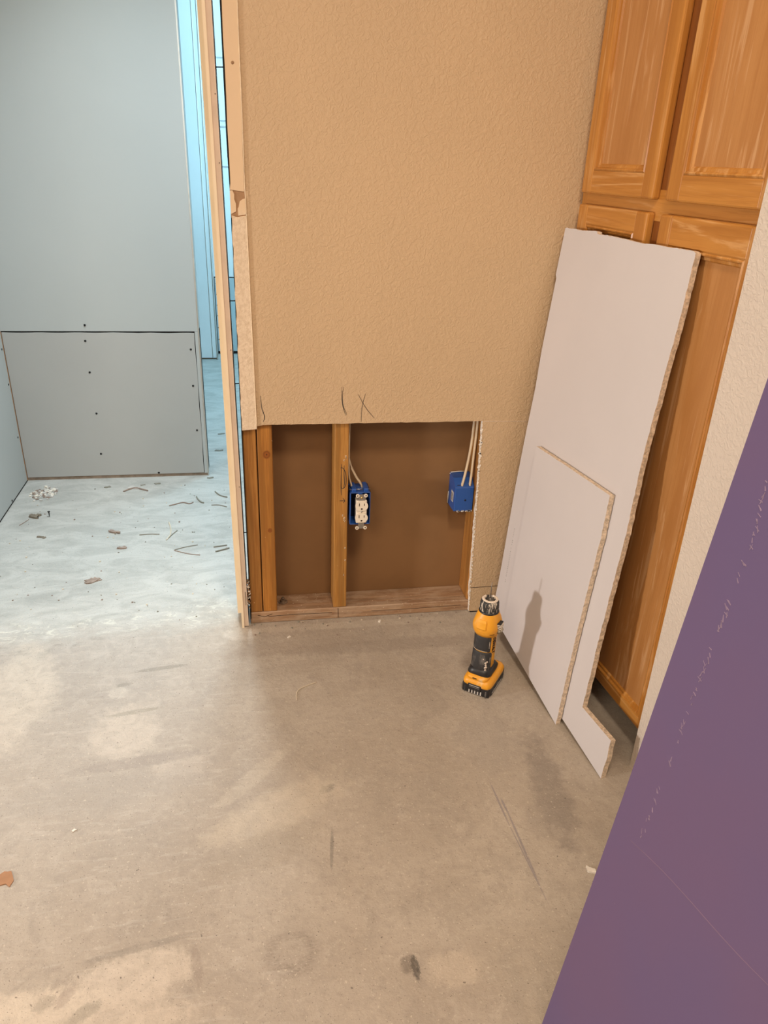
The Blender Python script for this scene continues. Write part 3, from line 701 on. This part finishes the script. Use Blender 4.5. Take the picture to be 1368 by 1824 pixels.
b = MB(); b.prism(strip_outline([(.045 + .26 * q, .49 + .09 * q + .003 * math.sin(q * 6)) for q in [i / 12 for i in range(13)]], .0005), fnp, -.0002, .001, plain('scratch', (.20, .13, .20), .7)); b.build('scratch', pur)

# ================================================================== CUT-OUT TOOL
RZ = -math.atan2(.616, .788)
tool = thing('cutout_tool', (.6105, -.340, 0), 'dusty yellow and black cordless cut-out tool standing on its battery by the leaning drywall', 'power tool', RZ)
ox, oy = -.0030, -.0100
def sup(cx, cy, rx, ry, z, n=40, p=2.6, a0=0, a1=2 * math.pi, closed=True):
    out = []
    for k in range(n if closed else n + 1):
        a = a0 + (a1 - a0) * k / n; c, s = math.cos(a), math.sin(a)
        out.append((cx + rx * math.copysign(abs(c) ** (2 / p), c), cy + ry * math.copysign(abs(s) ** (2 / p), s), z))
    return out
# battery
bat = MB()
bat.box(-.0385, .0385, -.058, .058, .0, .031, M_batt, .006, 3)
bat = bat.build('battery_pack', tool)
b = MB(); b.loft([sup(0, 0, .0385, .058, .0265, p=7), sup(0, 0, .0398, .0592, .0285, p=7), sup(0, 0, .0398, .0592, .036, p=7), sup(0, 0, .0365, .056, .0445, p=6), sup(0, 0, .033, .050, .0465, p=6)], M_ydust)
b.build('battery_shell', bat)
b = MB(); b.box(-.0210, .0150, -.0612, -.050, .014, .0330, M_batt, .0015, 1); b.build('charge_panel', bat)
b = MB(); b.box(-.0175, .0115, -.0618, -.0605, .0245, .0300, M_label, .0004, 1); b.build('indicator_label', bat)
b = MB(); b.box(-.0175, .0115, -.06195, -.0612, .0255, .0290, M_batt); b.build('indicator_text_band', bat)
for i in range(5):
    b = MB(); x = -.0185 + i * .0080; b.box(x, x + .0035, -.0590, -.0560, .0030, .0145, M_label, .0008, 1); b.build('rib', bat)
for sx in (-.031, .027):
    b = MB(); b.box(sx, sx + .004, -.0592, -.055, .002, .021, M_rub, .001, 1); b.build('rib', bat)
b = MB(); b.box(.0375, .0400, -.046, .046, .004, .0175, M_rub, .001, 1); b.box(.0385, .0405, -.040, .030, .009, .0105, M_label); b.build('side_rail', bat)
b = MB(); b.loft([sup(-.002, -.020, .030, .036, .044, p=5), sup(-.002, -.019, .029, .034, .052, p=5), sup(-.002, -.016, .026, .030, .0555, p=5)], M_ydust); b.build('battery_latch', bat)
b = MB(); b.box(-.012, -.001, -.0560, -.0525, .0480, .0498, M_slot); b.build('latch_slot', bat)
# black foot of the body
b = MB(); b.loft([sup(ox, oy + .006, .031, .041, .049, p=4.5), sup(ox, oy + .005, .0325, .042, .056, p=4.5), sup(ox, oy + .003, .030, .037, .064, p=4), sup(ox, oy, .0275, .030, .073, p=3)], M_batt); b.build('foot_housing', tool)
# body core
b = MB(); b.loft([sup(ox, oy, .0265, .029, .062, p=2.6), sup(ox, oy, .0262, .0285, .100, p=2.5), sup(ox, oy, .0262, .0280, .140, p=2.4), sup(ox, oy, .0275, .0285, .168, p=2.3), sup(ox, oy, .0300, .0305, .176, p=2.2)], M_yellow)
body = b.build('motor_housing', tool)
def pad(name, z0, z1, a0, a1, rx, ry, m, thick=.0018, parent=tool, edge=.003, taper=0):
    zs = [z0, z0 + edge, z0 + (z1 - z0) * .3, z0 + (z1 - z0) * .7, z1 - edge, z1]; ins = [.0012, 0, 0, 0, 0, .0012]; sh = [.10, 0, 0, 0, 0, .10]
    b = MB(); rings = []
    for z, i_, s_ in zip(zs, ins, sh):
        t = (z - z0) / (z1 - z0)
        o = sup(ox, oy, rx + thick - i_ + taper * (1 - t), ry + thick - i_ + taper * (1 - t), z, 26, 2.5, a0 + s_, a1 - s_, False)
        q = sup(ox, oy, rx - .002, ry - .002, z, 26, 2.5, a0 + s_, a1 - s_, False)
        rings.append(o + q[::-1])
    b.loft(rings, m, smooth=True); return b.build(name, parent)
D = math.radians
pad('lower_grip', .064, .124, D(165), D(332), .0265, .0285, M_rub, .0022, taper=.0012)
pad('upper_grip', .126, .173, D(165), D(318), .0262, .0280, M_rub, .0022)
b = MB()
for z0, z1, a0, a1, k in ((.0665, .1210, D(172), D(326), .0024), (.129, .170, D(172), D(312), .0024)):
    pth = [sup(ox, oy, .0265 + k + (.0008 if z0 < .1 else 0), .0285 + k + (.0006 if z0 < .1 else 0), z0, 30, 2.5, a0 + .2, a1 - .2, False)]
    b.tube(pth[0], .00045, M_pdust, 5)
    e = sup(ox, oy, .0265 + k, .0285 + k, z0, 2, 2.5, a1 - .05, a1, False)[0]; b.tube([(e[0], e[1], z0 + .010), (e[0], e[1], z1 - .010)], .00045, M_pdust, 5)
b.build('dust_line', tool)
# white paint splash on the lower grip
b = MB()
for (a, z, s_) in ((D(298), .094, .0030), (D(300), .088, .0028), (D(302), .081, .0036), (D(306), .098, .0022), (D(296), .079, .0022), (D(300), .0725, .0028), (D(285), .105, .0016)):
    p = sup(ox, oy, .0265 + .0036, .0285 + .0033, z, 2, 2.5, a, a + .1, False)[0]
    n_ = Vector((math.cos(a), math.sin(a), 0)); b.disc(Vector(p) - n_ * .0013, n_, s_, .0014, M_pdust, 9)
b.build('plaster_splash', tool)
# lettering down the yellow spine
def text_mesh(body_, size, ext, name, m, parent, mat):
    cu_ = bpy.data.curves.new(name, 'FONT'); cu_.body = body_; cu_.size = size; cu_.extrude = ext; cu_.align_x = 'CENTER'; cu_.align_y = 'CENTER'; cu_.offset = size * .012; cu_.resolution_u = 3
    to = bpy.data.objects.new(name + '_curve', cu_); COL.objects.link(to); dg = bpy.context.evaluated_depsgraph_get(); dg.update()
    me = bpy.data.meshes.new_from_object(to.evaluated_get(dg)); COL.objects.unlink(to); bpy.data.objects.remove(to)
    me.transform(mat); me.materials.clear(); me.materials.append(m)
    o = bpy.data.objects.new(name, me); COL.objects.link(o); o.parent = parent; return o
ang = D(338); px, py = ox + .0276 * math.cos(ang) + .0014, oy + .0295 * math.sin(ang)
nx = Vector((math.cos(D(333)), math.sin(D(333)), 0)); zx = Vector((0, 0, -1)); yx = nx.cross(zx)
mt = Matrix(((zx.x, yx.x, nx.x, px), (zx.y, yx.y, nx.y, py), (zx.z, yx.z, nx.z, .144), (0, 0, 0, 1)))
text_mesh('DEWALT', .0118, .0006, 'side_lettering', M_slot, tool, mt)
# bulbous head
b = MB(); b.loft([sup(ox, oy, .0300, .0305, .172, p=2.2), sup(ox, oy, .0340, .0345, .181, p=2.3), sup(ox, oy, .0362, .0370, .192, p=2.4), sup(ox, oy, .0355, .0360, .202, p=2.7), sup(ox, oy, .0310, .0315, .219, p=2.7), sup(ox, oy, .0262, .0262, .234, p=2.1), sup(ox, oy, .0245, .0245, .238, p=2)], M_ydust)
head = b.build('head_housing', tool)
b = MB()
for i, (a0, a1, z0, z1) in enumerate(((D(250), D(280), .196, .2215),)):
    o1 = [sup(ox, oy, r_, r_, z, 8, 2.4, a0, a1, False) + sup(ox, oy, r_ - .006, r_ - .006, z, 8, 2.4, a0, a1, False)[::-1] for z, r_ in ((z0, .0375), (z0 + .003, .0390), (z1 - .006, .0355), (z1, .0320))]
    b.loft(o1, M_yellow, smooth=False)
b.build('raised_plate', head)
b = MB()
for (a, z) in ((D(308), .2035),):
    n_ = Vector((math.cos(a), math.sin(a), 0)); p = Vector((ox, oy, z)) + n_ * .0352; b.disc(p, n_, .0036, .0018, M_pdust, 14)
b.build('housing_screw', head)
b = MB(); b.tube(sup(ox, oy, .0352, .0358, .1845, 8, 2.3, D(300), D(322), False), .0008, M_slot, 6); b.build('housing_slit', head)
vc = Vector((math.cos(D(352)), math.sin(D(352)), 0))
b = MB(); c0 = Vector((ox, oy, .2060)) + vc * .0345; b.box(c0.x - .005, c0.x + .0065, c0.y - .012, c0.y + .010, .1975, .2145, M_batt, .002, 2); vent = b.build('vent_block', head)
for i in range(3):
    b = MB(); z = .2005 + i * .0046; b.box(c0.x - .003, c0.x + .0078, c0.y - .0132, c0.y + .009, z, z + .0019, M_pdust, .0005, 1); b.build('vent_rib', vent)
b = MB(); b.loft([sup(c0.x - .004, c0.y + .001, .010, .013, .185, 20), sup(c0.x - .001, c0.y + .001, .011, .013, .191, 20), sup(c0.x - .003, c0.y, .009, .012, .1985, 20)], dusty('grey_dusted_knob', (.20, .17, .11), (.48, .42, .33), .4, .6, 60)); b.build('side_knob', head)
# collar
b = MB(); prof = [(.2335, .0258), (.2365, .0262), (.2400, .0250)]
b.lathe(prof, M_batt, (ox, oy), 40)
b.build('collar_seat', head)
def knurl(z, r): return [(ox + (r + (.0009 if k % 2 else 0)) * math.cos(2 * math.pi * k / 64), oy + (r + (.0009 if k % 2 else 0)) * math.sin(2 * math.pi * k / 64), z) for k in range(64)]
b = MB(); b.loft([knurl(.240, .0236), knurl(.260, .0232)], M_collar, smooth=False)
b.lathe([(.2595, .0238), (.2640, .0230), (.2690, .0205), (.2705, .0145), (.2640, .0115), (.2600, .0095)], M_collar, (ox, oy), 40, cap=False); col = b.build('depth_collar', tool)
b = MB(); rings = []
for k in range(25):
    a = D(150) + D(300) * k / 24
    rings.append([(ox + r_ * math.cos(a), oy + r_ * math.sin(a), z) for r_, z in ((.0136, .2688), (.0150, .2718), (.0185, .2716), (.0208, .2694))])
b.loft(rings, M_pdust, closed=False); b.build('caked_dust', col)
b = MB(); b.lathe([(.250, .0098), (.2650, .0098), (.2680, .0080), (.2685, .0040), (.2730, .0034)], plain('dark_grey_chuck', (.12, .11, .10), .5, .3, 200, metal=.4), (ox, oy), 20); b.build('collet', tool)
b = MB(); b.tube([(ox, oy, .270), (ox, oy, .30), (ox, oy, .318)], [.0016, .0014, .0010], plain('dull_bit_steel', (.22, .19, .16), .5, .4, 400, metal=.6), 8); b.build('cutting_bit', tool)

# ================================================================== DEBRIS
def flat_piece(name, c, L, W, H, ang, m, label, cat='debris', bend=0, rough=.12, n=9, curl=0):
    L *= .95; H *= .8; rough = min(.5, rough * 1.7)
    b = MB(); top, bot = [], []
    wob = random.uniform(-.35, .35); path = [((i / n - .5) * L, bend * math.sin(math.pi * i / n) + W * wob * math.sin(2.2 * i / n * math.pi)) for i in range(n + 1)]
    up = [(x, y + W / 2 * (1 + random.uniform(-rough, rough)) * (.35 if i in (0, n) else .8 if i in (1, n - 1) else 1)) for i, (x, y) in enumerate(path)]
    dn = [(x + random.uniform(-rough, rough) * W, y - W / 2 * (1 + random.uniform(-rough, rough)) * (.3 if i in (0, n) else .9 if i in (1, n - 1) else 1)) for i, (x, y) in enumerate(path)]
    pts = up + dn[::-1]
    rot = lambda u, v: (u * math.cos(ang) - v * math.sin(ang), u * math.sin(ang) + v * math.cos(ang))
    b.prism(pts, lambda u, v, t: (*rot(u, v), t + curl * (u / L * 2) ** 2), .0004, H, m)
    o = b.build(name, label=label, cat=cat, group='loose ' + name.replace('_', ' ') + 's on the floor'); o.location = (c[0], c[1], 0); return o
def twig(name, pts, r, m, label, cat='debris'):
    c = pts[0]; group = 'loose ' + name.replace('_', ' ') + 's on the floor'; P = [(p[0] - c[0], p[1] - c[1], (p[2] if len(p) > 2 else r * 1.02)) for p in pts]
    b = MB(); b.tube(smooth_path(P, 5), r, m, 7); o = b.build(name, label=label, cat=cat, group=group); o.location = (c[0], c[1], 0); return o
M_dark_chip = plain('dark_torn_paper', (.20, .17, .13), .9, .2, 90)
M_card = plain('brown_cardboard', (.36, .19, .10), .8, .08, 40)
M_wet = plain('dull_brown_scrap', (.30, .23, .19), .9, .2, 70)
M_string = plain('off_white_string', (.62, .54, .42), .8)
M_fiber = plain('grey_paper_fibre', (.24, .23, .19), .9)
flat_piece('cardboard_scrap', (-.478, -.803), .060, .028, .0030, -.12, M_card, 'brown torn cardboard scrap on the concrete at the left edge of the photo')
flat_piece('paper_scrap', (-.5025, .3159), .052, .024, .004, .28, M_wet, 'flat brown paper scrap alone on the doorway floor, pointed at one end', rough=.3)
twig('paper_strip', [(.111, -.352), (.113, -.325), (.122, -.308), (.142, -.296), (.168, -.285)], .0013, M_string, 'bent off-white string of paper on the concrete in front of the wall opening')
flat_piece('paper_curl', (-.484, .655), .046, .012, .007, -.45, M_wet, 'curled brown paper shaving in the middle of the hallway floor', rough=.25, curl=.003)
twig('paper_strip', [(-.395, .625), (-.36, .628), (-.325, .624)], .0016, M_fiber, 'straight thin grey paper strip on the hallway floor, pointing at the curled strip')
twig('paper_strip', [(-.300, .72), (-.288, .665), (-.286, .615), (-.296, .575)], .0020, M_string, 'pale upright-curved paper strip on the hallway floor, centre')
twig('wood_splinter', [(-.290, .59), (-.278, .62), (-.264, .648)], .0018, M_fiber, 'short grey splinter lying across the pale curved strip')
twig('wood_splinter', [(-.262, .497), (-.235, .512), (-.208, .521), (-.184, .528)], .0015, M_fiber, 'upper arm of the v-shaped splinter on the doorway floor')
twig('wood_splinter', [(-.262, .495), (-.235, .478), (-.205, .462), (-.172, .452)], .0014, M_wet, 'lower arm of the v-shaped splinter on the doorway floor')
twig('paper_strip', [(-.312, .868), (-.295, .876), (-.262, .893), (-.235, .880), (-.222, .893)], .0022, M_wet, 'wavy brown paper strip near the foot of the grey hallway wall, right')
twig('paper_strip', [(-.212, .945), (-.203, .915), (-.190, .890), (-.180, .882)], .0026, M_fiber, 'short dark paper twist near the right end of the grey wall')
twig('paper_strip', [(-.505, 1.020), (-.482, 1.045), (-.458, 1.052), (-.432, 1.035), (-.410, 1.020)], .0030, M_wet, 'arched brown paper strip near the foot of the grey wall, centre')
flat_piece('paper_scrap', (-.468, 1.060), .05, .022, .002, -.1, M_label, 'pale torn paper lying behind the arched strip near the grey wall')
flat_piece('paper_scrap', (-.380, 1.095), .028, .012, .003, .05, M_fiber, 'small dark paper bit, right one of the three by the grey wall foot')
flat_piece('paper_scrap', (-.437, 1.085), .022, .007, .0025, .1, M_fiber, 'small dark paper bit, middle one of the three by the grey wall foot')
flat_piece('paper_scrap', (-.575, 1.075), .026, .013, .003, .1, M_fiber, 'small dark paper bit, left one of the three by the grey wall foot')
flat_piece('paper_curl', (-.442, .530), .034, .011, .006, .05, M_wet, 'tiny brown paper loop on the doorway floor, left of the v-shaped splinter', rough=.3)
flat_piece('paper_scrap', (-.795, .815), .045, .026, .009, .0, M_dark_chip, 'dark crumpled paper tuft on the hallway floor beside the loose screw', rough=.35)
twig('paper_strip', [(-.812, .790), (-.822, .765), (-.832, .745)], .0012, M_wet, 'thin brown strand trailing from the dark tuft')
sc = thing('loose_screw', (-.742, .808, 0), 'loose black screw standing on its tip on the hallway floor', 'screw')
b = MB(); b.lathe([(.0, .0006), (.006, .0018), (.019, .0020)], M_screw, seg=10); b.build('screw_shank', sc)
b = MB(); b.lathe([(.019, .0022), (.022, .0048), (.0235, .0048)], M_screw, seg=14); b.build('screw_head', sc)
flat_piece('paper_scrap', (-.733, .6405), .038, .010, .004, -.35, M_dark_chip, 'small dark paper flake on the hallway floor, in front of the loose screw', rough=.35)
twig('wood_splinter', [(-.12, .47), (-.098, .480), (-.074, .492)], .0026, M_fiber, 'grey splinter on the doorway floor touching the door jamb line')
twig('wood_splinter', [(-.128, .505), (-.105, .510), (-.082, .515)], .0022, M_fiber, 'grey splinter just behind the one by the door jamb')
twig('paper_strip', [(-.140, .990), (-.118, .950), (-.090, .930)], .0024, M_fiber, 'curved grey strip in the hallway passage, nearest the jamb')
twig('paper_strip', [(-.150, .860), (-.120, .858), (-.090, .838)], .0018, M_fiber, 'thin grey strip in the hallway passage, in front of the curved one')
for (x, y, L, W, lab) in [(-.135, 1.70, .035, .012, 'grey paper bit far down the hallway passage, the farther one'), (-.138, 1.47, .040, .014, 'grey paper bit in the hallway passage, the nearer one'), (-.165, 1.14, .03, .012, 'small dark twist at the corner of the grey wall')]:
    flat_piece('paper_scrap', (x, y), L, W, .004, .2, M_fiber, lab, rough=.3)
flat_piece('drywall_chip', (.107, -.071), .009, .007, .004, .3, M_chip, 'tiny white drywall chip on the concrete in front of the knotty stud', rough=.2, n=3)
flat_piece('drywall_chip', (.381, -.020), .011, .009, .005, .8, M_chip, 'tiny white drywall chip at the foot of the sole plate', rough=.2, n=3)
flat_piece('drywall_chip', (.657, -.936), .024, .013, .006, -.9, M_chip, 'white drywall chip beside the purple sheet edge', rough=.3, n=4)
flat_piece('drywall_chip', (-.362, -.700), .009, .006, .003, .4, M_chip, 'tiny white drywall chip on the bare concrete at left', rough=.2, n=3)
# heap of white crumbs in the hallway corner
b = MB()
for _ in range(130):
    a = random.uniform(0, 6.28); q = random.random() ** .6; x, y = -.812 + .050 * q * math.cos(a), 1.025 + .075 * q * math.sin(a); s_ = random.uniform(.002, .0065)
    b.box(x - s_, x + s_, y - s_ * .8, y + s_ * .8, .0005, .001 + s_ * random.uniform(.4, .9), random.choice([M_chip, M_chip, M_label, M_wet]), .0004, 1, rot=Matrix.Rotation(random.uniform(0, 3), 3, 'Z'))
b.build('drywall_crumbs', label='heap of white drywall crumbs on the floor in the grey hallway corner', cat='debris', kind='stuff')
# loose crumbs scattered along the plate and doorway
b = MB()
for _ in range(150):
    if random.random() < .25: x, y = random.uniform(0, .66), -random.random() ** 3 * .08 + .004
    else: x, y = random.uniform(-.85, -.03), random.uniform(.05, 1.1)
    s_ = random.uniform(.0008, .0024); b.box(x - s_, x + s_, y - s_, y + s_, .0003, .0006 + s_, random.choice([M_string, M_wet, M_fiber]), rot=Matrix.Rotation(random.uniform(0, 3), 3, 'Z'))
b.build('floor_grit', label='scattered grit and crumbs over the doorway floor and along the sole plate', cat='debris', kind='stuff')
